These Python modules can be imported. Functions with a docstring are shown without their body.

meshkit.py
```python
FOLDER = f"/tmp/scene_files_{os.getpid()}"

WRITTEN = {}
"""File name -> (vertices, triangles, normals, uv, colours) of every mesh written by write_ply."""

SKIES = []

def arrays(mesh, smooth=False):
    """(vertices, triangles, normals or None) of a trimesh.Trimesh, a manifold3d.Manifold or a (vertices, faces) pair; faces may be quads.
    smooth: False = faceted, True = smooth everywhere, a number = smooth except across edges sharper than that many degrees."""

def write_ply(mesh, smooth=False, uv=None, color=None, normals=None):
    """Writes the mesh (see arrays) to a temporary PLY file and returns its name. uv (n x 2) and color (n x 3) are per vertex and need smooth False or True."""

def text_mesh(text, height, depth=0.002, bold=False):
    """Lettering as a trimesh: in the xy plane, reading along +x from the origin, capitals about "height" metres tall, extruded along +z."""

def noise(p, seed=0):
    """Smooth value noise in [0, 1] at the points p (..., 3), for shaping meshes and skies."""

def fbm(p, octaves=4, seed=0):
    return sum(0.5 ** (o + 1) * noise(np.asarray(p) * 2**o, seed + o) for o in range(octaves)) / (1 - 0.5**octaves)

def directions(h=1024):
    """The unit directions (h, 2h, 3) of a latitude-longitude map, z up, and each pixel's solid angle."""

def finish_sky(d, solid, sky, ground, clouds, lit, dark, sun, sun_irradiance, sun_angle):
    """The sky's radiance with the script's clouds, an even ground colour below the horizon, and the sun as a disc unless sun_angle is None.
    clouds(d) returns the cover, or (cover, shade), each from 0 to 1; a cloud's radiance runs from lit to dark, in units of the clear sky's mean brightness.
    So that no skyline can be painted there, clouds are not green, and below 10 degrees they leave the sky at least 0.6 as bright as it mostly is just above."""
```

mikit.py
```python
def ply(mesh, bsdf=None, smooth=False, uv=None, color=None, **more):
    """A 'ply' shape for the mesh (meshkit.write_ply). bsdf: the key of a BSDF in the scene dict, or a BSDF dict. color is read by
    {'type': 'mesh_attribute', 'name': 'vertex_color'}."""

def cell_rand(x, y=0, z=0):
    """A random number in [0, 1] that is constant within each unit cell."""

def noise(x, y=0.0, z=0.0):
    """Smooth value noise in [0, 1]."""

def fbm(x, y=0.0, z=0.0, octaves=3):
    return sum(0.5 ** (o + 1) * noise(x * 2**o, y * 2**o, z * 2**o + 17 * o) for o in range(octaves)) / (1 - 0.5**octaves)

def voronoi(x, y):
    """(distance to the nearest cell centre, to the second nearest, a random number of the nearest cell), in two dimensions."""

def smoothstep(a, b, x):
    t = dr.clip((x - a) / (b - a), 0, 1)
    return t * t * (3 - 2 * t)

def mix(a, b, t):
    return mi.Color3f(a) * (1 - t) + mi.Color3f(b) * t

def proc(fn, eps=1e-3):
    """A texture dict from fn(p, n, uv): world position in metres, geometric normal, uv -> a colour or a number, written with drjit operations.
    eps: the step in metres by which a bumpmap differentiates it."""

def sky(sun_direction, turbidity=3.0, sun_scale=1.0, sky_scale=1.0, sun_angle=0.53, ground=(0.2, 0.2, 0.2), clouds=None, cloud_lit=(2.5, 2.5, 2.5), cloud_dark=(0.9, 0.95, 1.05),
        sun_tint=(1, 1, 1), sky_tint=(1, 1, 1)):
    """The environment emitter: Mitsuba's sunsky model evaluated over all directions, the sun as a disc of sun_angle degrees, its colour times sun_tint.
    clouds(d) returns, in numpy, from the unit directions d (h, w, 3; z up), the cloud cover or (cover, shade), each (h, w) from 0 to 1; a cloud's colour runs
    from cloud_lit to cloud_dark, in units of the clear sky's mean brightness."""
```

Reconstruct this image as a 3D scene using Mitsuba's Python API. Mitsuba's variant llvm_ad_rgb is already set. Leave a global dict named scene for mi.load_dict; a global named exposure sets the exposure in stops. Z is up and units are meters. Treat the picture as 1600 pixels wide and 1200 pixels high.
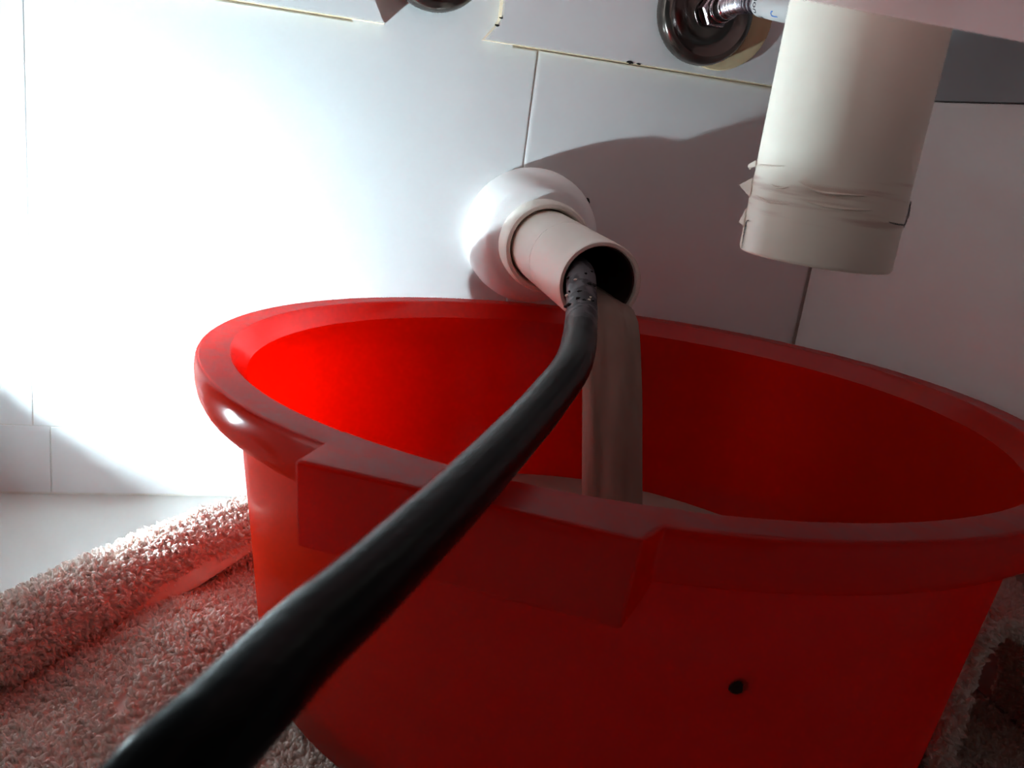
import math, random
import numpy as np, trimesh, mitsuba as mi, drjit as dr
import manifold3d as m3
import mikit, meshkit
from mikit import noise, fbm, smoothstep, mix

T = mi.ScalarTransform4f
rng = np.random.default_rng(7)
random.seed(7)
scene, labels = {}, {}

# ------------------------------------------------------------------ camera, light, exposure
CAM = np.array([0.1472, -0.6588, 0.3043])
FWD = np.array([0.2783988, 0.9181312, -0.2820093])
UP = np.array([-0.0481735, 0.3065958, 0.9506200])
scene['camera'] = {'type': 'thinlens', 'fov': 2 * math.degrees(math.atan(800 / 1400.06)), 'fov_axis': 'x',
                   'aperture_radius': 0.0008, 'focus_distance': 0.50, 'near_clip': 0.01, 'far_clip': 50.0,
                   'to_world': T().look_at(origin=CAM.tolist(), target=(CAM + FWD).tolist(), up=UP.tolist())}
exposure = 0.0
scene['unseen_soft_light'] = {'type': 'constant', 'radiance': {'type': 'rgb', 'value': [1.45, 1.46, 1.47]}}  # even soft light from out of view, enters through the left opening
TORCH = np.array([-0.035, -0.160, 0.092])          # centre of the lamp lens
TORCH_AXIS = np.array([0.69, 0.31, 0.65]); TORCH_AXIS /= np.linalg.norm(TORCH_AXIS)
TORCH_RADIANCE = [2950.0, 3850.0, 4180.0]

# ------------------------------------------------------------------ helpers
def lab(key, label=None, category=None, group=None, kind=None):
    d = {}
    if label: d['label'] = label
    if category: d['category'] = category
    if group: d['group'] = group
    if kind: d['kind'] = kind
    labels[key] = d

def put(key, mesh, bsdf, smooth=30, label=None, kind=None, **kw):
    scene[key] = mikit.ply(mesh, bsdf, smooth=smooth, **kw)
    if label or kind: lab(key, label, kind=kind)
    return key

def man(mesh):
    return m3.Manifold(m3.Mesh(np.asarray(mesh.vertices, np.float32), np.asarray(mesh.faces, np.uint32)))

def tri(manifold):
    m = manifold.to_mesh()
    return trimesh.Trimesh(np.array(m.vert_properties[:, :3]), np.array(m.tri_verts), process=False)

def frame(axis, hint=(0, 0, 1)):
    a = np.asarray(axis, float); a = a / np.linalg.norm(a)
    if abs(np.dot(hint, a)) > .95: hint = (0, 0, 1) if abs(a[2]) < .9 else (0, 1, 0)
    x = np.cross(hint, a); x /= np.linalg.norm(x)
    return np.c_[x, np.cross(a, x), a]

def moved(mesh, origin, axis=(0, 0, 1), hint=(0, 1, 0)):
    M = np.eye(4); M[:3, :3] = frame(axis, hint); M[:3, 3] = origin
    m = mesh.copy(); m.apply_transform(M); return m

def lathe(profile, n=96):
    """Revolve an (r, z) polyline about z; ends on the axis close it."""
    p = np.asarray(profile, float)
    th = np.linspace(0, 2 * np.pi, n, endpoint=False)
    v, idx = [], []
    for r, z in p:
        if r < 1e-9:
            idx.append([len(v)] * n); v.append([0, 0, z])
        else:
            idx.append(list(range(len(v), len(v) + n)))
            v += [[r * math.cos(t), r * math.sin(t), z] for t in th]
    f = []
    for a, b in zip(idx[:-1], idx[1:]):
        for k in range(n):
            k2 = (k + 1) % n
            for tr in ((a[k], a[k2], b[k2]), (a[k], b[k2], b[k])):
                if len(set(tr)) == 3: f.append(tr)
    return trimesh.Trimesh(np.array(v), np.array(f), process=False)

def closed_lathe(profile, n=96):
    return lathe(list(profile) + [profile[0]], n)

def catmull(pts, n):
    p = np.asarray(pts, float)
    p = np.vstack([2 * p[0] - p[1], p, 2 * p[-1] - p[-2]])
    out = []
    for i in range(1, len(p) - 2):
        for t in np.linspace(0, 1, n, endpoint=False):
            a, b, c, d = p[i - 1:i + 3]
            out.append(.5 * (2 * b + (c - a) * t + (2 * a - 5 * b + 4 * c - d) * t * t + (3 * b - a - 3 * c + d) * t ** 3))
    out.append(p[-2])
    return np.array(out)

def tube(path, radius, sides=24, caps=True):
    p = np.asarray(path, float); n = len(p)
    r = np.broadcast_to(np.asarray(radius, float), (n,)) if np.ndim(radius) < 2 else radius
    t = np.gradient(p, axis=0); t /= np.linalg.norm(t, axis=1, keepdims=True)
    u = np.cross(t[0], [0.13, 0.2, 0.97]); u /= np.linalg.norm(u)
    v = []
    for i in range(n):
        u = u - t[i] * (u @ t[i]); u /= np.linalg.norm(u)
        w = np.cross(t[i], u)
        a = np.linspace(0, 2 * np.pi, sides, endpoint=False)
        rr = r[i]
        v.append(p[i] + (np.cos(a)[:, None] * u + np.sin(a)[:, None] * w) * (rr[:, None] if np.ndim(rr) else rr))
    v = np.vstack(v); f = []
    for i in range(n - 1):
        for k in range(sides):
            a, b = i * sides + k, i * sides + (k + 1) % sides
            f += [(a, b, b + sides), (a, b + sides, a + sides)]
    if caps:
        v = np.vstack([v, p[0], p[-1]])
        for k in range(sides):
            f.append((len(v) - 2, (k + 1) % sides, k))
            f.append((len(v) - 1, (n - 1) * sides + k, (n - 1) * sides + (k + 1) % sides))
    return trimesh.Trimesh(v, np.array(f), process=False)

def rounded_box(lo, hi, r, seg=12):
    s = m3.Manifold.sphere(r, seg)
    c = [(x, y, z) for x in (lo[0] + r, hi[0] - r) for y in (lo[1] + r, hi[1] - r) for z in (lo[2] + r, hi[2] - r)]
    return tri(m3.Manifold.batch_hull([s.translate(p) for p in c]))

def slab(poly, back, face, bevel):
    """A tile: convex polygon in (u, v) as a plate from w = back to w = face, with a small bevel round its face (w grows to the face)."""
    cs = m3.CrossSection([np.asarray(poly, np.float64)])
    base = cs.extrude(face - back - bevel).translate((0, 0, back))
    mid = cs.offset(-bevel * .35, m3.JoinType.Miter).extrude(1e-5).translate((0, 0, face - bevel * .3))
    top = cs.offset(-bevel, m3.JoinType.Miter).extrude(1e-5).translate((0, 0, face - 1e-5))
    return tri(m3.Manifold.batch_hull([base, mid, top]))

def on_back(mesh):      # (u, v, w) -> (x, z), w toward the room (-y)
    m = mesh.copy(); v = m.vertices; m.vertices = np.c_[v[:, 0], -v[:, 2], v[:, 1]]
    return m

def on_right(mesh, x0):  # (u, v, w): u = distance from the corner toward the room, w toward -x
    m = mesh.copy(); v = m.vertices; m.vertices = np.c_[x0 - v[:, 2], -v[:, 0], v[:, 1]]; m.faces = m.faces[:, ::-1]
    return m

def fix(mesh):
    m = trimesh.Trimesh(mesh.vertices, mesh.faces, process=True)
    trimesh.repair.fix_normals(m)
    return m

# ------------------------------------------------------------------ materials
def rgb(*c): return {'type': 'rgb', 'value': list(c)}
def two(b): return {'type': 'twosided', 'b': b}
def pbr(color, rough, spec=0.5, **kw):
    return two({'type': 'principled', 'base_color': color, 'roughness': rough, 'specular': spec, **kw})

def tile_back(p, n, uv):
    face = smoothstep(0.25, 0.6, dr.abs(n.y))
    g = mix((.75, .75, .745), (.78, .78, .775), fbm(p.x * 9, p.z * 9, p.y * 9))
    return mix((.62, .50, .33), g, face)
scene['m_tile_cut'] = pbr(mikit.proc(tile_back), 0.17, 0.5)
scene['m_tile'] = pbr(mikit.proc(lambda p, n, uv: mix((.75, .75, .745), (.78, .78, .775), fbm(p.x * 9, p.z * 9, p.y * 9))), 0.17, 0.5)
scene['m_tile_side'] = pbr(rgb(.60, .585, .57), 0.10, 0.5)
scene['m_tile_dark'] = pbr(mikit.proc(lambda p, n, uv: mix((.155, .16, .165), (.19, .195, .20), fbm(p.y * 20, p.z * 20, 1.))), 0.28, 0.4)
scene['m_grout'] = pbr(mikit.proc(lambda p, n, uv: mix((.68, .64, .57), (.80, .78, .74), noise(p.x * 160, p.z * 160, p.y * 160))), 0.9, 0.1)
scene['m_floor'] = pbr(mikit.proc(lambda p, n, uv: mix((.60, .59, .56), (.68, .67, .64), fbm(p.x * 14, p.y * 14, 2.))), 0.3, 0.4)
scene['m_pvc'] = pbr(mikit.proc(lambda p, n, uv: mix((.80, .78, .71), (.74, .70, .62), fbm(p.x * 40, p.y * 40, p.z * 12))), 0.38, 0.4)
def scuffed(p, n, uv):
    s = fbm(p.x * 30, p.y * 30, p.z * 420) * smoothstep(.312, .296, p.z) * smoothstep(.270, .284, p.z)
    return mix((.87, .825, .71), (.68, .57, .48), smoothstep(.52, .75, s))
scene['m_drop'] = pbr(mikit.proc(scuffed), 0.36, 0.4)
scene['m_flange'] = pbr(rgb(.84, .84, .83), 0.24, 0.5)
scene['m_pipe_bore'] = pbr(mikit.proc(lambda p, n, uv: mix((.02, .015, .012), (.07, .05, .04), fbm(p.x * 90, p.y * 90, p.z * 90))), 0.35, 0.5)
def hose_color(p, n, uv):
    near = smoothstep(-.27, -.21, p.y)
    worn = smoothstep(.45, .6, fbm(p.x * 120, p.y * 120, p.z * 120))
    return mix(mix((.003, .0032, .0036), (.006, .0062, .007), fbm(p.x * 60, p.y * 60, p.z * 60)), mix((.06, .06, .065), (.13, .13, .14), worn), near)
scene['m_hose'] = two({'type': 'bumpmap', 'arbitrary': mikit.proc(lambda p, n, uv: fbm(p.x * 420, p.y * 420, p.z * 420), eps=4e-4), 'scale': 0.00018,
                       'b': {'type': 'principled', 'base_color': mikit.proc(hose_color), 'roughness': 0.24, 'specular': 0.05}})
scene['m_mud'] = pbr(rgb(.006, .006, .006), 0.6, 0.3)
def red(p, n, uv):
    scale = smoothstep(.75, .95, n.z) * smoothstep(.163, .168, p.z) * (.22 + .30 * smoothstep(.25, .75, fbm(p.x * 110, p.y * 110, 5.)) + .12 * smoothstep(.5, .7, noise(p.x * 420, p.y * 130, 3.)))  # rim top greyed: scum marks, with the wall's sheen mixed into the colour
    return mix(mix((.86, .044, .012), (.82, .038, .012), fbm(p.x * 25, p.y * 25, p.z * 60)), (.48, .30, .32), scale)
scene['m_red'] = {'type': 'blendbsdf', 'weight': 0.3,
    'a': {'type': 'principledthin', 'base_color': mikit.proc(red), 'roughness': 0.28, 'diff_trans': 1.74, 'eta': 1.5},
    'b': two({'type': 'principled', 'base_color': mikit.proc(lambda p, n, uv: red(p, n, uv) * .28), 'roughness': mikit.proc(lambda p, n, uv: .10 + .18 * smoothstep(.5, .9, n.z)), 'specular': 1.0})}
scene['m_towel'] = pbr(mikit.proc(lambda p, n, uv: mix((.80, .70, .64), (.86, .77, .72), fbm(p.x * 50, p.y * 50, p.z * 50))), 0.95, 0.1, sheen=0.6)
scene['m_pile'] = {'type': 'principledthin', 'base_color': mikit.proc(lambda p, n, uv: mix((.88, .80, .75), (.95, .89, .85), noise(p.x * 400, p.y * 400, p.z * 400))), 'roughness': 0.9, 'diff_trans': 0.95, 'eta': 1.3}
scene['m_hem'] = pbr(rgb(.80, .66, .59), 0.85, 0.2)
scene['m_water'] = two({'type': 'principled', 'base_color': mikit.proc(lambda p, n, uv: mix((.22, .17, .14), (.30, .25, .21), fbm(p.x * 60, p.y * 60, 1.))), 'roughness': 0.06, 'specular': 0.5})
scene['m_stream'] = {'type': 'principledthin', 'base_color': mikit.proc(lambda p, n, uv: mix((.36, .29, .24), (.46, .39, .33), fbm(p.x * 160, p.y * 160, p.z * 18))), 'roughness': 0.22, 'diff_trans': 0.9, 'eta': 1.33}
scene['m_foam'] = pbr(rgb(.70, .62, .58), 0.35, 0.5)
scene['m_chrome'] = two({'type': 'roughconductor', 'material': 'Cr', 'alpha': 0.06, 'specular_reflectance': rgb(.75, .74, .73)})
scene['m_tarnish'] = two({'type': 'principled', 'base_color': mikit.proc(lambda p, n, uv: mix((.075, .065, .058), (.16, .145, .13), fbm(p.x * 60, p.y * 60, p.z * 60))), 'metallic': 0.9, 'roughness': 0.16})
scene['m_steel'] = two({'type': 'roughconductor', 'material': 'Cr', 'alpha': 0.16})
scene['m_putty'] = pbr(mikit.proc(lambda p, n, uv: mix((.50, .38, .22), (.66, .54, .34), fbm(p.x * 80, p.z * 80, p.y * 80))), 0.8, 0.2)
scene['m_label'] = pbr(rgb(.48, .48, .47), 0.5, 0.3)
scene['m_dirt'] = pbr(rgb(.035, .007, .006), 0.7, 0.2)
scene['m_ink'] = pbr(rgb(.03, .03, .04), 0.6, 0.2)
scene['m_ink_blue'] = pbr(rgb(.10, .20, .50), 0.6, 0.2)
scene['m_ceramic'] = pbr(rgb(.56, .33, .32), 0.2, 0.5)
scene['m_torch'] = pbr(rgb(.03, .03, .03), 0.4, 0.4)
scene['m_shaving'] = pbr(rgb(.80, .74, .64), 0.5, 0.3)

# ------------------------------------------------------------------ the setting
XC, Z1, Z2, W = 0.5925, 0.0533, 0.3533, 0.3329     # right corner, joint heights, tile width
def struct(key, mesh, bsdf, label, **kw):
    put(key, mesh, bsdf, smooth=False, **kw); lab(key, label, kind='structure')

struct('wall_back', rounded_box((-1.4, 0.0014, -0.02), (XC + .05, 0.10, 1.9), .002, 8), 'm_grout', 'white tiled bathroom wall behind the red basin')
struct('wall_right', rounded_box((XC + .007, -1.6, -0.02), (XC + .10, 0.006, 1.9), .002, 8), 'm_grout', 'white and dark grey tiled wall at the right')
struct('floor', rounded_box((-1.4, -1.6, -0.06), (XC + .05, 0.03, 0.0), .002, 8), 'm_floor', 'pale grey floor under the towel')

# unseen dark walls and lid, shaped so soft light enters only from the left
scene['m_unseen_wall'] = pbr(rgb(.09, .085, .08), 0.6, 0.2)  # dark tone chosen to cut light bounced into the shadows
struct('unseen_wall_left', rounded_box((-1.46, -1.66, -.06), (-1.40, -.55, 1.96), .002, 8), 'm_unseen_wall', 'unseen dark wall at the left, narrows the soft light')
struct('unseen_wall_front', rounded_box((-1.40, -1.66, -.02), (XC + .10, -1.60, 1.9), .002, 8), 'm_unseen_wall', 'unseen dark wall behind the camera, holds back light')
struct('unseen_ceiling', rounded_box((-1.4, -1.66, 1.9), (XC + .10, .10, 1.96), .002, 8), 'm_unseen_wall', 'unseen dark lid over the room, holds back light')

J = 0.00035
count = {}
def piece(base, mesh, bsdf, smooth=35, **kw):
    k = count.get(base, 0); count[base] = k + 1
    return put(base if k == 0 else f'{base}_{k:03d}', mesh, bsdf, smooth=smooth, **kw)

def back_tile(poly, face, bevel=.0008):
    piece('wall_back__tile', fix(on_back(slab(poly, -.0013, face, bevel))), 'm_tile')
def cut_tile(poly, face):
    cs = m3.CrossSection([np.asarray(poly, np.float64)])
    m = cs.extrude(face + .0013 - .0009).translate((0, 0, -.0013)) + cs.offset(-.0004, m3.JoinType.Miter).extrude(.0006).translate((0, 0, face - .0011)) + cs.offset(-.0009, m3.JoinType.Miter).extrude(.0006).translate((0, 0, face - .0006))
    piece('wall_back__tile', fix(on_back(tri(m))), 'm_tile_cut')
def rect(x0, x1, z0, z1): return [(x0 + J, z0 + J), (x1 - J, z0 + J), (x1 - J, z1 - J), (x0 + J, z1 - J)]
# course of cut tiles along the floor
for x0, x1 in ((-.988, -.655), (-.655, -.322), (-.322, .011), (.011, .344), (.344, XC)):
    back_tile(rect(x0, x1, .0012, Z1), -.0004 if x0 < 0 else .0)
# full course
for k in range(-3, 0): back_tile(rect(k * W, (k + 1) * W, Z1, Z2), 0.0)
main = m3.CrossSection([np.array(rect(0, W, Z1, Z2))]) + m3.CrossSection([np.array(rect(.200, .315, Z1, .48))])
m_ = (main.extrude(.0006).translate((0, 0, -.0013)) + main.offset(-.0004, m3.JoinType.Miter).extrude(.0004).translate((0, 0, -.0008)) + main.offset(-.0009, m3.JoinType.Miter).extrude(.0004).translate((0, 0, -.0004)))
piece('wall_back__tile', fix(on_back(tri(m_))), 'm_tile')
csB = m3.CrossSection([np.array(rect(W, XC - .001, Z1, Z2))])
piece('wall_back__tile', fix(on_back(tri(m3.Manifold.batch_hull([csB.extrude(.0018).translate((0, 0, -.0013))] + [csB.offset(-d, m3.JoinType.Miter).extrude(1e-5).translate((0, 0, w)) for d, w in ((.0005, .0010), (.0014, .0014), (.0034, .0017))])))), 'm_tile', smooth=60)
# the upper course is laid proud of the lower one and cut round the valves
PR = .0115
for k in range(-3, 0): back_tile(rect(k * W, (k + 1) * W, Z2, Z2 + .3), PR)
cut_tile([(J, Z2 + J), (.2215, Z2 + J), (.2145, .3665), (.2085, .384), (.2065, .40), (.2065, Z2 + .3), (J, Z2 + .3)], PR)
cut_tile([(.2905, Z2 + J), (XC - .001, Z2 + J), (XC - .001, Z2 + .3), (.3005, Z2 + .3), (.3005, .3695), (.2985, .3645)], PR)
for k in range(-3, 2):
    back_tile(rect(k * W, min((k + 1) * W, XC), Z2 + .3, Z2 + .6), PR)
    back_tile(rect(k * W, min((k + 1) * W, XC), Z2 + .6, Z2 + .9), PR)
# right wall: white tiles below, dark grey ones above
for k in range(5):
    u0, u1 = .002 + k * .30 - (.3 - .27 if k else 0), .272 + k * .30
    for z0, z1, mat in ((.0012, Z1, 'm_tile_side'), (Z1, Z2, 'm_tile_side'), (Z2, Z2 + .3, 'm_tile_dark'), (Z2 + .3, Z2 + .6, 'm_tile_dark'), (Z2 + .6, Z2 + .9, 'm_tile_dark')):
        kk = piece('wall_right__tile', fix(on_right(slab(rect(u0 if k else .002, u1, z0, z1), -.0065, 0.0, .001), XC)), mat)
        if mat == 'm_tile_dark': lab(kk, 'dark grey tile')

# chips along the cut tile edges
for (x, z, s) in ((.3995, Z2 + .0008, .0017), (.4062, Z2 + .0004, .0011), (.2978, .3640, .0011), (.3003, .3692, .0009)):
    c = trimesh.creation.icosphere(1, s); c.vertices *= [1.6, .5, .6]; c.vertices += rng.normal(0, s * .12, c.vertices.shape); c.apply_translation([x, -PR + .0002, z])
    piece('wall_back__chip', c, 'm_mud', smooth=False)

# ------------------------------------------------------------------ washbasin (only its front apron shows)
SZ = 0.345
apron = rounded_box((.19, -.530, SZ), (.545, -.420, .56), .004)
body = tri(man(rounded_box((.19, -.530, .475), (.545, -.001 - PR, .56), .01)) - man(trimesh.creation.cylinder(.021, .3, sections=32, transform=trimesh.transformations.translation_matrix([.35, -.36, .5]))))
put('washbasin__apron', apron, 'm_ceramic', 40)
put('washbasin__bowl', body, 'm_ceramic', 40)
lab('washbasin', 'pale pink ceramic washbasin, lower front edge at top right corner', 'washbasin')

# ------------------------------------------------------------------ drop pipe under the washbasin
DP = np.array([.350, -.36, 0])
prof = [(.0265, .2685), (.0275, .2680), (.0281, .2690), (.0281, .2925), (.0279, .2955), (.0279, .468), (.0250, .468), (.0250, .2690)]
pm = closed_lathe(prof, 96); pm.apply_translation(DP)
put('drop_pipe__tube', fix(pm), 'm_drop', 40)
put('drop_pipe__nut', moved(fix(closed_lathe([(.0281, .440), (.034, .441), (.0345, .444), (.0345, .4735), (.0281, .4735)], 12)), DP), 'm_pvc', 30)
lab('drop_pipe', 'cut off cream plastic drain pipe hanging down from the washbasin', 'pipe')
def strand(pts, r, n=5):
    p = catmull(pts, n); k = np.linspace(0, 1, len(p)); return tube(p, r * (0.35 + .65 * np.sin(np.pi * np.clip(k * .9 + .08, 0, 1))), 6)
def onpipe(a, z, out=.0004):
    t = math.radians(a); return [DP[0] + (.0281 + out) * math.cos(t), DP[1] + (.0281 + out) * math.sin(t), z]
fs_ = m3.Manifold.sphere(.00022, 6)
def flake(*p): return tri(m3.Manifold.batch_hull([fs_.translate(tuple(q)) for q in p]))
sh = [flake(onpipe(156, .3010), onpipe(160, .2990), onpipe(150, .2990, .0026), onpipe(152, .2982, .0024)),
      flake(onpipe(151, .2988, .0022), onpipe(152, .2975, .0018), onpipe(153, .2990, .0012)),
      flake(onpipe(156, .2945), onpipe(160, .2880), onpipe(162, .2900), onpipe(150, .2914, .0042), onpipe(151, .2908, .0036)),
      strand([onpipe(154, .2990), onpipe(168, .2996), onpipe(184, .2999), onpipe(200, .3005)], .00025),
      strand([onpipe(214, .2965), onpipe(221, .2948), onpipe(232, .2938), onpipe(246, .2942), onpipe(262, .2947)], .00045),
      strand([onpipe(190, .2938), onpipe(198, .2930), onpipe(207, .2938)], .00035),
      strand([onpipe(220, .2902), onpipe(236, .2893), onpipe(254, .2896), onpipe(268, .2902)], .0003),
      strand([onpipe(176, .2890), onpipe(192, .2876), onpipe(210, .2883)], .0003),
      flake(onpipe(156, .2830), onpipe(160, .2770), onpipe(152, .2778, .0018))]
for s in sh: piece('drop_pipe__plastic_shaving', s, 'm_shaving', True)
for s in (strand([onpipe(318, .2945), onpipe(321, .2930, .0004), onpipe(321, .2900, .0006), onpipe(319, .2870), onpipe(319, .2850, .0002)], .00032),
          strand([onpipe(172, .2795), onpipe(167, .2788), onpipe(167, .2740), onpipe(168, .2690)], .00025),
          strand([onpipe(286, .2868), onpipe(302, .2862), onpipe(318, .2862)], .00028)):
    piece('drop_pipe__dirt_streak', s, 'm_mud', True)

# ------------------------------------------------------------------ wall drain: flange, collar and stub of pipe
A0 = np.array([.343, 0.0, .2223]); A1 = np.array([.341, -.170, .2180])
ax = (A1 - A0) / np.linalg.norm(A1 - A0); LN = np.linalg.norm(A1 - A0)
def along(profile, n=96): return moved(fix(closed_lathe(profile, n)), A0, ax)
put('wall_drain__flange', along([(.0275, .0005), (.0488, .0005), (.0496, .002), (.0499, .008), (.0494, .015), (.0478, .022), (.0450, .028), (.0415, .0325), (.0385, .0348), (.0360, .0352), (.0325, .0362), (.0275, .0372)]), 'm_flange', 50)
put('wall_drain__collar', along([(.0262, .0375), (.0305, .0376), (.0318, .040), (.0322, .050), (.0318, .0575), (.0306, .0590), (.0285, .0592), (.0276, .0580), (.0270, .0540), (.0262, .052)]), 'm_pvc', 45)
put('wall_drain__pipe', along([(.0225, .0), (.0255, .0), (.0255, LN - .0008), (.0249, LN), (.0232, LN), (.0225, LN - .0008)]), 'm_pvc', 45)
put('wall_drain__dark_lining', along([(.0210, .0005), (.0224, .0005), (.0224, LN - .0035), (.0216, LN - .004), (.0212, LN - .008)]), 'm_pipe_bore', 45, label='dark lining inside the pipe')  # dark layer lining the bore of the pipe
b_ = trimesh.creation.icosphere(2, .0022); b_.vertices *= [1.0, .6, 1.5]; b_.apply_translation([.3853, -.004, .2510])
put('wall_drain__dirt_spot', b_, 'm_mud', True)
seam = lathe([(.02555, .098), (.02575, .0985), (.02555, .099)], 96)
put('wall_drain__score_line', moved(fix(closed_lathe([(.0250, .1020), (.02562, .1022), (.02562, .1027), (.0250, .1029)])), A0, ax), 'm_pvc', 40)
lab('wall_drain', 'white plastic wall drain outlet with domed flange and black hose pushed in', 'drain pipe')

# ------------------------------------------------------------------ water outlets in the wall
def outlet(key, x, z, putty, label):
    o = np.array([x, -.0002, z]); a = (0, -1, 0)
    o[1] += -PR if putty else 0.0
    if putty:
        put(key + '__putty_ring', moved(fix(closed_lathe([(.012, 0), (.0385, 0), (.0400, .0015), (.0395, .0040), (.036, .0048), (.012, .0048)], 64)), o + [.017, 0, .003], a), 'm_putty', 45, label='cream ring of old putty')
    put(key + '__flange', moved(fix(closed_lathe([(.0095, .004), (.0345, .004), (.0360, .0050), (.0364, .008), (.0358, .0125), (.0335, .0160), (.0300, .0172), (.0285, .0162), (.024, .0135), (.017, .0128), (.0125, .0150), (.0095, .0150)], 96)), o, a), 'm_tarnish', 45, label='dark tarnished metal flange')
    put(key + '__nipple', moved(fix(closed_lathe([(.0, .0), (.0090, .0), (.0090, .020), (.0, .020)], 32)), o, a), 'm_chrome', 40)
    put(key + '__hexagon_nut', moved(fix(closed_lathe([(.0, .0195), (.0112, .0195), (.0122, .0208), (.0122, .0285), (.0112, .0298), (.0, .0298)], 6)), o, a), 'm_chrome', 20)
    lab(key, label, 'pipe fitting')
    return o
v2 = outlet('water_outlet', .447, .3945, True, 'metal wall outlet with dark round flange and cream putty, left of the hanging pipe')
v1 = outlet('water_outlet_001', .252, .402, False, 'metal wall outlet cut by the top edge, in the gap between two cut tiles')

# braided supply hose from the right outlet, out into the room and up to the tap
hp = catmull([(.447, -.041, .3945), (.4468, -.052, .3955), (.4470, -.066, .3966), (.4470, -.080, .3965), (.4472, -.100, .3940), (.4478, -.120, .3905), (.4510, -.138, .3880), (.462, -.156, .390), (.480, -.165, .404), (.492, -.168, .430), (.497, -.168, .4735)], 26)
arc = np.r_[0, np.cumsum(np.linalg.norm(np.diff(hp, axis=0), axis=1))]
put('supply_hose__braid', tube(hp, .0063 + .0006 * np.sin(arc * 2 * np.pi / .0019), 24), 'm_steel', True)
i0 = np.searchsorted(arc, .0165)
put('supply_hose__ferrule', tube(hp[:i0], np.interp(arc[:i0], [0, .001, .006, .0068, .0075, .015, .0165], [.0088, .0095, .0095, .0082, .0088, .0086, .0072]), 24), 'm_chrome', 30)
def cut(a, b): return hp[(arc >= a) & (arc <= b)]
sl = cut(.060, .104)
put('supply_hose__label_sleeve', tube(sl, .0077, 32), 'm_label', 40, label='white paper label sleeve')
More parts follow.
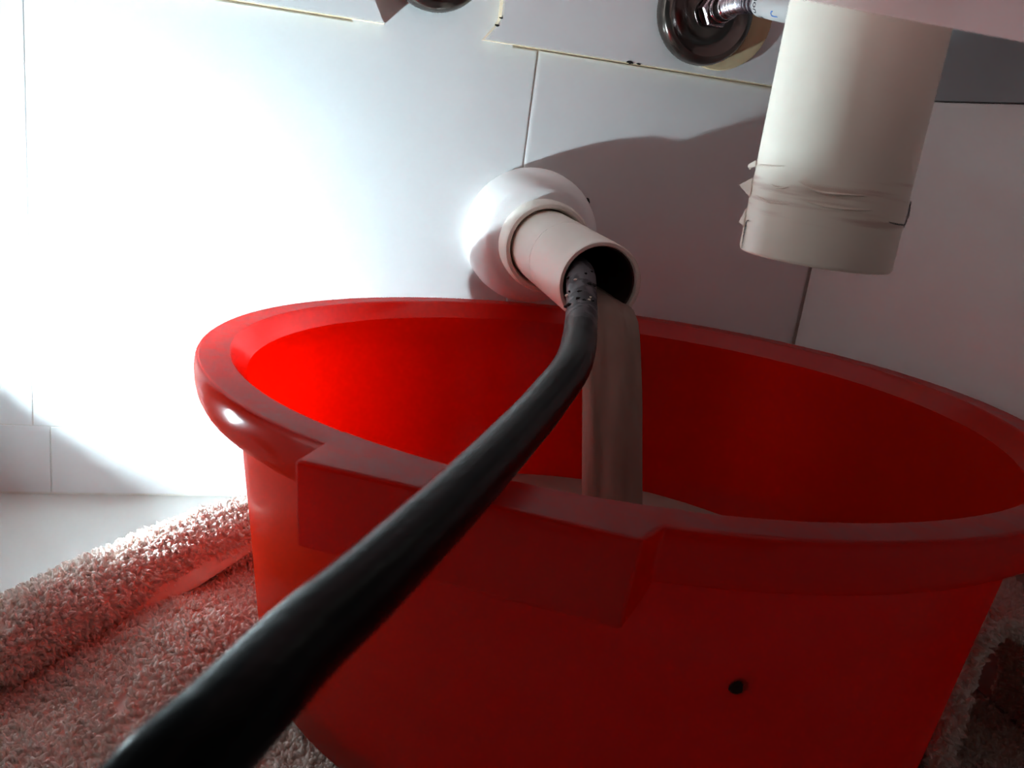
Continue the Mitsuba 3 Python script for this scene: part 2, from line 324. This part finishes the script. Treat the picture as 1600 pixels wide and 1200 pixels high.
def wrap_text(txt, h, start, ang0, mat, key, turn=True):
    t = meshkit.text_mesh(txt, h, 0.0001)
    t = trimesh.Trimesh(*[np.asarray(a) for a in meshkit.arrays(t)[:2]], process=False)
    t = t.subdivide_to_size(h * .12)
    v = t.vertices.copy(); v[:, 0] -= v[:, 0].min(); v[:, 1] -= v[:, 1].min()
    r = .0078
    al = start + v[:, 1]; an = ang0 + v[:, 0] / r           # letters run round the hose
    c = np.stack([np.interp(al, arc, hp[:, k]) for k in range(3)], 1)
    tg = np.stack([np.interp(al + 1e-3, arc, hp[:, k]) for k in range(3)], 1) - c; tg /= np.linalg.norm(tg, axis=1, keepdims=True)
    e1 = np.cross(tg, [0, 0, 1]); e1 /= np.linalg.norm(e1, axis=1, keepdims=True); e2 = np.cross(tg, e1)
    rr = r + v[:, 2] - v[:, 2].min()
    t.vertices = c + (np.cos(an)[:, None] * e1 + np.sin(an)[:, None] * e2) * rr[:, None]
    put(key, fix(t), mat, False)
wrap_text('mon', .0046, .0625, -.75, 'm_ink', 'supply_hose__lettering')
wrap_text('7', .0046, .0665, 1.02, 'm_ink', 'supply_hose__lettering_001')
wrap_text('J', .0060, .0840, .30, 'm_ink_blue', 'supply_hose__lettering_002')
lab('supply_hose', 'braided steel supply hose with white label between dark flange and hanging pipe', 'hose')

# ------------------------------------------------------------------ red basin
BC = np.array([.3413, -.2250, .1814])
BN = np.array([.0033, .0514, 1.0]); BN /= np.linalg.norm(BN)
BM = np.eye(4); BM[:3, 2] = BN
ex = np.cross([0, 1, 0], BN); ex /= np.linalg.norm(ex)
BM[:3, 0] = ex; BM[:3, 1] = np.cross(BN, ex); BM[:3, 3] = BC
RO = .2205
OUT = [(0, -.1675), (.168, -.1675), (.1755, -.1655), (.1800, -.161), (.1835, -.150), (.1880, -.115), (.1925, -.080), (.1960, -.055), (.1985, -.034), (.1998, -.0215),
       (.2130, -.0212), (.2155, -.0208), (.2175, -.0192), (.2192, -.0160), (.2203, -.0115), (.2208, -.0060), (.2206, -.0025), (.2200, -.0009), (.2188, 0.0)]
INN = [(.2052, 0.0), (.2041, -.0008), (.2000, -.0065), (.1968, -.0105), (.1958, -.030), (.1952, -.037), (.1940, -.045), (.1930, -.055), (.1895, -.080), (.1850, -.115), (.1805, -.150), (.1768, -.158), (.168, -.1625), (0, -.1640)]
shell = man(fix(lathe(OUT + INN, 192)))
def pol(r, a, h): return (r * math.cos(math.radians(a)), r * math.sin(math.radians(a)), h)
g0, g1 = 221.5, 249.0
s_ = m3.Manifold.sphere(.0016, 12)
tabp = [pol(.2372, g0, -.0015), pol(.2318, g1, -.0015), pol(.2353, g0 + .3, -.029), pol(.2288, g1 - .5, -.030), pol(.203, g0 - 3.5, -.0015), pol(.203, g1 + 4.5, -.0015), pol(.202, g0 - 1.5, -.034), pol(.202, g1 + 1.5, -.034)]
tab = m3.Manifold.batch_hull([s_.translate(p) for p in tabp])
tab = tab.refine_to_length(.006)
hole = man(fix(lathe([(0, -.2)] + [(r + .0002 if h > -.02 else r + .0012, h) for r, h in [(.176, -.2), (.1985, -.034), (.2000, -.0065), (.2046, -.0003)]] + [(.2046, .05), (0, .05)], 192)))
tab = tab - hole
tubm = tri(shell + tab); tubm.apply_transform(BM)
put('basin__tub', tubm, 'm_red', 35)
def mud(p, s, seed):
    c = trimesh.creation.icosphere(2, 1.0); d = c.vertices.copy()
    c.vertices = d * (1 + .35 * (meshkit.fbm(d * 1.3 + seed) - .5)[:, None] * 2)
    c.vertices = c.vertices * s; c.apply_translation(p); return c
lab('basin', 'large round red plastic basin with a handle tab on its front rim', 'basin')
put('basin__dirt_spot', mud([.3176, -.4200, .1237], np.array([.0042, .0014, .0036]), 4), 'm_dirt', True, label='dark dirt spot on the front')
def on_tub(a, h, r):
    return (BM @ np.r_[pol(r, a, h), 1])[:3]

# ------------------------------------------------------------------ water in the basin
WZ = .045
def inner_r(h):
    hh = np.array([p[1] for p in INN])[::-1]; rr = np.array([p[0] for p in INN])[::-1]
    return np.interp(h, hh, rr)
IBM = np.linalg.inv(BM)
NR, NA = 40, 160
rim = []
for a in np.linspace(0, 2 * np.pi, NA, endpoint=False):
    r = .17
    for _ in range(12):
        loc = IBM @ np.array([BC[0] + r * math.cos(a), BC[1] + r * math.sin(a), WZ, 1])
        r *= inner_r(loc[2]) / math.hypot(loc[0], loc[1])
    rim.append(r + .0008)
rim = np.array(rim)
IMP = np.array([.352, -.222])          # where the stream lands
v, f = [[*BC[:2], WZ]], []
aa = np.linspace(0, 2 * np.pi, NA, endpoint=False)
for i in range(1, NR + 1):
    rr = rim * i / NR
    v += np.c_[BC[0] + rr * np.cos(aa), BC[1] + rr * np.sin(aa), np.full(NA, WZ)].tolist()
v = np.array(v)
dd = np.linalg.norm(v[:, :2] - IMP, axis=1)
edge = np.r_[0, np.repeat(np.arange(1, NR + 1) / NR, NA)]
v[:, 2] += (.0010 * np.sin(dd * 2 * np.pi / .019) * np.exp(-dd / .07) + .0006 * (meshkit.fbm(np.c_[v[:, :2] * 45, np.zeros(len(v))]) - .5)) * np.clip((1 - edge) * 8, 0, 1)
for k in range(NA): f.append((0, 1 + k, 1 + (k + 1) % NA))
for i in range(NR - 1):
    for k in range(NA):
        a, b = 1 + i * NA + k, 1 + i * NA + (k + 1) % NA
        f += [(a, a + NA, b + NA), (a, b + NA, b)]
put('basin_water__surface', (v, np.array(f)), 'm_water', True)
lab('basin_water', 'rippled drain water standing in the red basin', 'water')
# froth round the landing stream: many small bubbles
fb = []
base = trimesh.creation.icosphere(1, 1.0)
for _ in range(2600):
    a = rng.uniform(0, 2 * np.pi); d = abs(rng.normal(.040, .022))
    p = IMP + np.array([math.cos(a) * d * 1.25, math.sin(a) * d])
    if np.hypot(*(p - BC[:2])) > .166: continue
    s = rng.uniform(.0006, .0018)
    b = base.copy(); b.vertices = b.vertices * [s, s, s * .8] + [p[0], p[1], WZ + .0004]
    fb.append(b)
put('basin_water__froth', trimesh.util.concatenate(fb), 'm_foam', True, label='pale froth round the falling stream', kind='stuff')

# ------------------------------------------------------------------ the falling stream
N, S = 60, 40
sv = []
for i in range(N):
    t = i / (N - 1)
    if t < .18:            # still lying in the mouth of the pipe
        q = t / .18
        c = np.array([.3440 + .0015 * q, -.120 - .056 * q, .2045 - .0035 * q]); hw, th, tilt = .0165 + .0010 * q, .0050 + .0045 * q, q ** 3 * .5
    else:
        q = (t - .18) / .82
        s2 = math.sqrt(q)
        c = np.array([.3455 + .0112 * q, -.176 - .050 * s2, .2010 - (.2010 - WZ + .002) * (.25 * s2 + .75 * q)]); hw, th, tilt = .0175 + .0025 * q, .0095 + .001 * q, min(1., .5 + q * 6)
    a = np.linspace(0, 2 * np.pi, S, endpoint=False)
    ca, sa = np.cos(a), np.sin(a)
    x = hw * np.sign(ca) * np.abs(ca) ** .8; w = th * np.sign(sa) * np.abs(sa) ** .8
    w = w + .0012 * np.sin(x * 420 + t * 5) + .0008 * np.sin(x * 900 - t * 9)
    ang = min(1., tilt) * (np.pi / 2)         # thickness turns from up to toward the room
    sv.append(np.c_[c[0] + x, c[1] - w * math.sin(ang), c[2] + w * math.cos(ang)])
sv = np.array(sv).reshape(-1, 3)
sf = []
for i in range(N - 1):
    for k in range(S):
        a, b = i * S + k, i * S + (k + 1) % S
        sf += [(a, b, b + S), (a, b + S, a + S)]
sv = np.vstack([sv, sv[:S].mean(0), sv[-S:].mean(0)])
for k in range(S): sf += [(len(sv) - 2, (k + 1) % S, k), (len(sv) - 1, (N - 1) * S + k, (N - 1) * S + (k + 1) % S)]
put('water_stream', fix(trimesh.Trimesh(sv, sf, process=False)), 'm_stream', True)
lab('water_stream', 'murky brown water pouring from the wall drain into the basin', 'water')

# ------------------------------------------------------------------ black hose
hpts = [(.348, -.080, .2060), (.3400, -.120, .2150), (.3310, -.160, .2215), (.3176, -.2079, .2090), (.2870, -.2900, .2045), (.2590, -.3400, .2003), (.2338, -.3825, .1995), (.2060, -.4298, .2006),
        (.1863, -.4623, .2016), (.1707, -.4876, .2026), (.1586, -.5060, .2032), (.1464, -.5275, .2036), (.1340, -.5450, .2010), (.112, -.580, .188), (.07, -.64, .12), (.02, -.70, .035), (-.08, -.74, .0115), (-.25, -.72, .0095), (-.5, -.66, .0092)]
hpath = catmull(hpts, 22)
d_ = np.array([np.cos(np.linspace(0, 2 * np.pi, 40, endpoint=False)), np.sin(np.linspace(0, 2 * np.pi, 40, endpoint=False))]).T
hr = np.full((len(hpath), 40), .0086)
rough = np.clip((hpath[:, 1] + .235) / .03, 0, 1)
nn = meshkit.fbm(np.c_[np.repeat(hpath[:, 1] * 260, 40), np.tile(d_ * 2.2, (len(hpath), 1))]).reshape(hr.shape)
hr += rough[:, None] * (nn - .5) * .0016
put('black_hose__tube', tube(hpath, hr, 40), 'm_hose', True)
def near_hose(y, ang, out=.0089):
    i = np.argmin(np.abs(hpath[:, 1] - y) + (np.arange(len(hpath)) > 260) * 9); t = hpath[i + 1] - hpath[i - 1]; t /= np.linalg.norm(t)
    e = np.cross(t, [0, 0, 1]); e /= np.linalg.norm(e); g = np.cross(e, t)
    return hpath[i] + out * (math.cos(ang) * e + math.sin(ang) * g)
for i in range(16):
    y = [-.212, -.214, -.211, -.207, -.205, -.199, -.192, -.186, -.183, -.178, -.175, -.172, -.195, -.215, -.209, -.188][i]
    ang = [1.9, 1.6, 1.2, 2.2, 2.0, 1.3, .5, 2.3, 1.0, 1.7, .4, 2.2, .3, .6, .2, 1.9][i]
    s = rng.uniform(.0004, .0010)
    piece('black_hose__tear', mud(near_hose(y, ang, .0087), np.array([s * 1.8, s, s]), i), 'm_mud' if i % 4 else 'm_shaving', False)
lab('black_hose', 'long black rubber hose running from the wall drain over the basin rim', 'hose')

# ------------------------------------------------------------------ towel
def fb2(x, y, s, seed=0): return meshkit.fbm(np.c_[np.ravel(x) * s, np.ravel(y) * s, np.full(np.size(x), seed + .37)]).reshape(np.shape(x)) - .5
def sheet_height(x, y):
    h = .010 + .008 * (fb2(x, y, 16, 3) + .1) + .006 * fb2(x, y, 42, 8)
    h = h + .012 * np.exp(-((x - .115) ** 2 + (y + .215) ** 2) / .045 ** 2) + .008 * np.exp(-((x - .02) ** 2 + (y + .36) ** 2) / .06 ** 2)
    d = np.hypot(x - (BC[0] - .008), y - (BC[1] - .004))
    k = np.clip((d - .172) / .03, 0, 1); k = k * k * (3 - 2 * k)
    under = np.clip(BC[2] - .1675 - .0514 * (y - BC[1]) - .0006, .003, .03)
    return np.minimum(under, .02) * (1 - k) + np.clip(h, .008, .04) * k
# grid: s runs along the towel (x), t from its back edge to its front edge
NX, NY = 150, 110
gx = np.linspace(0, 1, NX); gy = np.linspace(0, 1, NY)
X0 = -.045 + .628 * gx
back = np.interp(X0, [-.05, .0, .04, .08, .12, .16, .2, .56], [-.29, -.255, -.205, -.165, -.130, -.095, -.07, -.10])
front = np.interp(X0, [-.05, .2, .35, .56], [-.56, -.60, -.60, -.55])
XX = np.repeat(X0[:, None], NY, 1); YY = back[:, None] + (front - back)[:, None] * gy[None]
XX = XX + .006 * fb2(XX, YY, 9, 1); YY = YY + .010 * fb2(XX, YY, 9, 2)
ZZ = sheet_height(XX, YY)
e_ = np.minimum(np.minimum(np.arange(NX)[:, None], NX - 1 - np.arange(NX)[:, None]) / 4., np.minimum(np.arange(NY)[None], NY - 1 - np.arange(NY)[None]) / 4.)
ZZ = .0015 + (ZZ - .0015) * np.sqrt(np.clip(1 - (1 - np.clip(e_, 0, 1)) ** 2, 0, 1))
top = np.c_[XX.ravel(), YY.ravel(), ZZ.ravel()]; bot = top.copy(); bot[:, 2] = .0008
gf = []
for i in range(NX - 1):
    for j in range(NY - 1):
        a = i * NY + j; gf += [(a, a + 1, a + NY + 1), (a, a + NY + 1, a + NY)]
gf = np.array(gf)
nv = len(top)
loop = [i * NY for i in range(NX)] + [(NX - 1) * NY + j for j in range(1, NY)] + [i * NY + NY - 1 for i in range(NX - 2, -1, -1)] + [j for j in range(NY - 2, 0, -1)]
side = []
for a, b in zip(loop, loop[1:] + loop[:1]): side += [(a, b, b + nv), (a, b + nv, a + nv)]
top_mesh = trimesh.Trimesh(top, gf[:, ::-1] if False else gf, process=False)
if top_mesh.face_normals[:, 2].mean() < 0: top_mesh.invert()
layer = fix(trimesh.Trimesh(np.vstack([top, bot]), np.vstack([gf, gf[:, ::-1] + nv, np.array(side)]), process=False))
put('towel__layer', layer, 'm_towel', True)
# the rolled back edge
rp = catmull([(-.10, -.340, .020), (-.045, -.295, .021), (.012, -.246, .0225), (.040, -.217, .0240), (.064, -.190, .0260), (.088, -.162, .0270), (.112, -.137, .0265), (.137, -.112, .0250), (.165, -.085, .0230), (.190, -.055, .021)], 16)
def roll_surface(path, ry, rz, sides=36):
    n = len(path); t = np.gradient(path, axis=0); t[:, 2] = 0; t /= np.linalg.norm(t, axis=1, keepdims=True)
    side_ = np.c_[t[:, 1], -t[:, 0], np.zeros(n)]             # toward the camera
    a = np.linspace(0, 2 * np.pi, sides, endpoint=False)
    v = path[:, None] + side_[:, None] * (np.cos(a) * ry)[None, :, None] + np.array([0, 0, 1.]) * (np.sin(a) * rz)[None, :, None]
    nz = meshkit.fbm(v.reshape(-1, 3) * 38).reshape(n, sides) - .5
    k = np.r_[.2, .6, np.ones(n - 4), .6, .2]
    v = path[:, None] + (v - path[:, None]) * (1 + .34 * nz)[..., None] * k[:, None, None]
    v = v.reshape(-1, 3); f = []
    for i in range(n - 1):
        for q in range(sides):
            a_, b_ = i * sides + q, i * sides + (q + 1) % sides
            f += [(a_, b_, b_ + sides), (a_, b_ + sides, a_ + sides)]
    v = np.vstack([v, path[0], path[-1]])
    for q in range(sides): f += [(len(v) - 2, (q + 1) % sides, q), (len(v) - 1, (n - 1) * sides + q, (n - 1) * sides + (q + 1) % sides)]
    return fix(trimesh.Trimesh(v, f, process=False))
roll = roll_surface(rp, .0225, .0165)
put('towel__rolled_edge', roll, 'm_towel', True)
# smooth woven hem under the roll
hm = []
hn = 40
for i in range(hn):
    t = i / (hn - 1)
    c = np.array([np.interp(t, [0, .35, .7, 1], [.068, .092, .120, .155]), np.interp(t, [0, .35, .7, 1], [-.2115, -.1915, -.1665, -.122]), np.interp(t, [0, .35, .7, 1], [.0215, .0235, .0255, .0285])])
    wd = .0012 + .0050 * min(1, t * 2.2)
    dirc = np.array([.35, -.45, -.75]); dirc /= np.linalg.norm(dirc)
    nrm = np.array([.45, -.75, .48])
    for (p, q) in ((-1, 0), (-.5, .9), (.3, 1), (.85, .7), (1, 0), (.85, -.7), (.3, -1), (-.5, -.9)):
        hm.append(c + dirc * p * wd + nrm * q * .0022)
hf = []
for i in range(hn - 1):
    for k in range(8):
        a, b = i * 8 + k, i * 8 + (k + 1) % 8
        hf += [(a, b, b + 8), (a, b + 8, a + 8)]
for k in range(1, 7): hf += [(0, k + 1, k), ((hn - 1) * 8, (hn - 1) * 8 + k, (hn - 1) * 8 + k + 1)]
put('towel__hem', fix(trimesh.Trimesh(np.array(hm), hf, process=False)), 'm_hem', True, label='smooth woven hem band')
# the fold standing up against the right of the basin
arch = catmull([(.455, -.385, .018), (.464, -.378, .034), (.476, -.368, .062), (.487, -.358, .084), (.502, -.352, .095), (.525, -.350, .092), (.550, -.352, .080), (.566, -.360, .055), (.572, -.368, .016)], 12)
back_shift = np.array([.045, .075, -.010])
na = len(arch); nd = 14
at = np.gradient(arch, axis=0); at /= np.linalg.norm(at, axis=1, keepdims=True)
an_ = np.cross(back_shift / np.linalg.norm(back_shift), at); an_ /= np.linalg.norm(an_, axis=1, keepdims=True)
if an_[na // 2][2] < 0: an_ = -an_
thk = .0050
av = []
prof_ = [(0.0, -1)] + [(j / nd, 1) for j in range(nd + 1)] + [(1.0, -1)] + [(j / nd, -1) for j in range(nd - 1, 0, -1)]
for i in range(na):
    for (d, s) in prof_:
        av.append(arch[i] + back_shift * d * (1 - .35 * 0) + an_[i] * s * thk * (1 if 0 < d < 1 else .8))
av = np.array(av); av[:, :] += (meshkit.fbm(av * 45) - .5)[:, None] * .006
av[:, 2] = np.maximum(av[:, 2], .009); av[:, 0] = np.minimum(av[:, 0], XC - .004)
m0 = len(prof_); af = []
for i in range(na - 1):
    for k in range(m0):
        a, b = i * m0 + k, i * m0 + (k + 1) % m0
        af += [(a, b, b + m0), (a, b + m0, a + m0)]
for e in (0, na - 1):
    for k in range(1, m0 - 1): af.append((e * m0, e * m0 + k, e * m0 + k + 1))
fold = fix(trimesh.Trimesh(av, af, process=False))
put('towel__standing_fold', fold, 'm_towel', True)
# terry pile: short looped tufts standing on the cloth
def tufts(mesh, keep, n, seed, length=.0029, width=.0013):
    r = np.random.default_rng(seed)
    pts, fi = trimesh.sample.sample_surface(mesh, n, seed=seed)
    nr = mesh.face_normals[fi]
    ok = keep(pts, nr); pts, nr = pts[ok], nr[ok]
    k = len(pts)
    lean = r.normal(0, .75, (k, 3)); d = nr + lean - nr * (lean * nr).sum(1, keepdims=True) * .5
    d /= np.linalg.norm(d, axis=1, keepdims=True)
    L = length * r.uniform(.6, 1.35, (k, 1))
    u = np.cross(d, r.normal(size=(k, 3))); u /= np.linalg.norm(u, axis=1, keepdims=True)
    w = np.cross(d, u)
    bend = r.normal(0, .35, (k, 1)) * w
    rows = []
    for (s, wd) in ((-.15, .8), (.45, 1.0), (.85, .8), (1.05, .25)):
        c = pts + d * L * s + bend * L * s * s
        for a in (0, 2.094, 4.189):
            rows.append(c + (math.cos(a) * u + math.sin(a) * w) * width * wd)
    v = np.stack(rows, 1)                                       # k, 12, 3
    f0 = []
    for i in range(3):
        for a in range(3):
            p, q = i * 3 + a, i * 3 + (a + 1) % 3
            f0 += [(p, q, q + 3), (p, q + 3, p + 3)]
    f0.append((9, 10, 11))
    f = (np.array(f0)[None] + (np.arange(k) * 12)[:, None, None]).reshape(-1, 3)
    return v.reshape(-1, 3), f
def free(p):
    return np.hypot(p[:, 0] - BC[0], p[:, 1] - BC[1]) > .173
ta = tufts(top_mesh, lambda p, n: free(p) & (p[:, 1] > -.56) & (p[:, 2] > .002), 90000, 1)
tb = tufts(roll, lambda p, n: (p[:, 2] > .012) & (p[:, 0] > -.06), 20000, 2, .0034)
tc = tufts(fold, lambda p, n: p[:, 2] > .008, 9000, 3, .0030)
vs, fs, o = [], [], 0
for v_, f_ in (ta, tb, tc): vs.append(v_); fs.append(f_ + o); o += len(v_)
put('towel__terry_pile', (np.vstack(vs), np.vstack(fs)), 'm_pile', True, label='looped terry pile', kind='stuff')
lab('towel', 'pale pink terry towel with a rolled edge spread under the red basin', 'towel')

# ------------------------------------------------------------------ unseen torch left of view, placed to light the wall and basin
head = closed_lathe([(.0, -.128), (.0125, -.128), (.0140, -.126), (.0140, -.045), (.0170, -.035), (.0230, -.012), (.0236, .0068), (.0232, .0075), (.0204, .0075), (.0198, -.0010), (.0, -.0020)], 64)
put('unseen_flashlight__body', moved(fix(head), TORCH, TORCH_AXIS, (0, 0, 1)), 'm_torch', 40)
lens = trimesh.creation.cylinder(.0055, .0004, sections=48)
scene['unseen_flashlight__lens'] = mikit.ply(moved(lens, TORCH, TORCH_AXIS, (0, 0, 1)), 'm_torch', emitter={'type': 'area', 'radiance': rgb(*[2.1 * c for c in TORCH_RADIANCE])})
ring = moved(fix(closed_lathe([(.0206, .0076), (.0230, .0076), (.0230, .0079), (.0206, .0079)], 64)), TORCH, TORCH_AXIS, (0, 0, 1))  # glowing ring added on the torch head as soft spill fill
scene['unseen_flashlight__added_fill_ring'] = mikit.ply(ring, 'm_torch', emitter={'type': 'area', 'radiance': rgb(*[.085 * c for c in TORCH_RADIANCE])})
lab('unseen_flashlight', 'unseen small black torch left of view, lighting the wall and basin', 'unseen_flashlight')
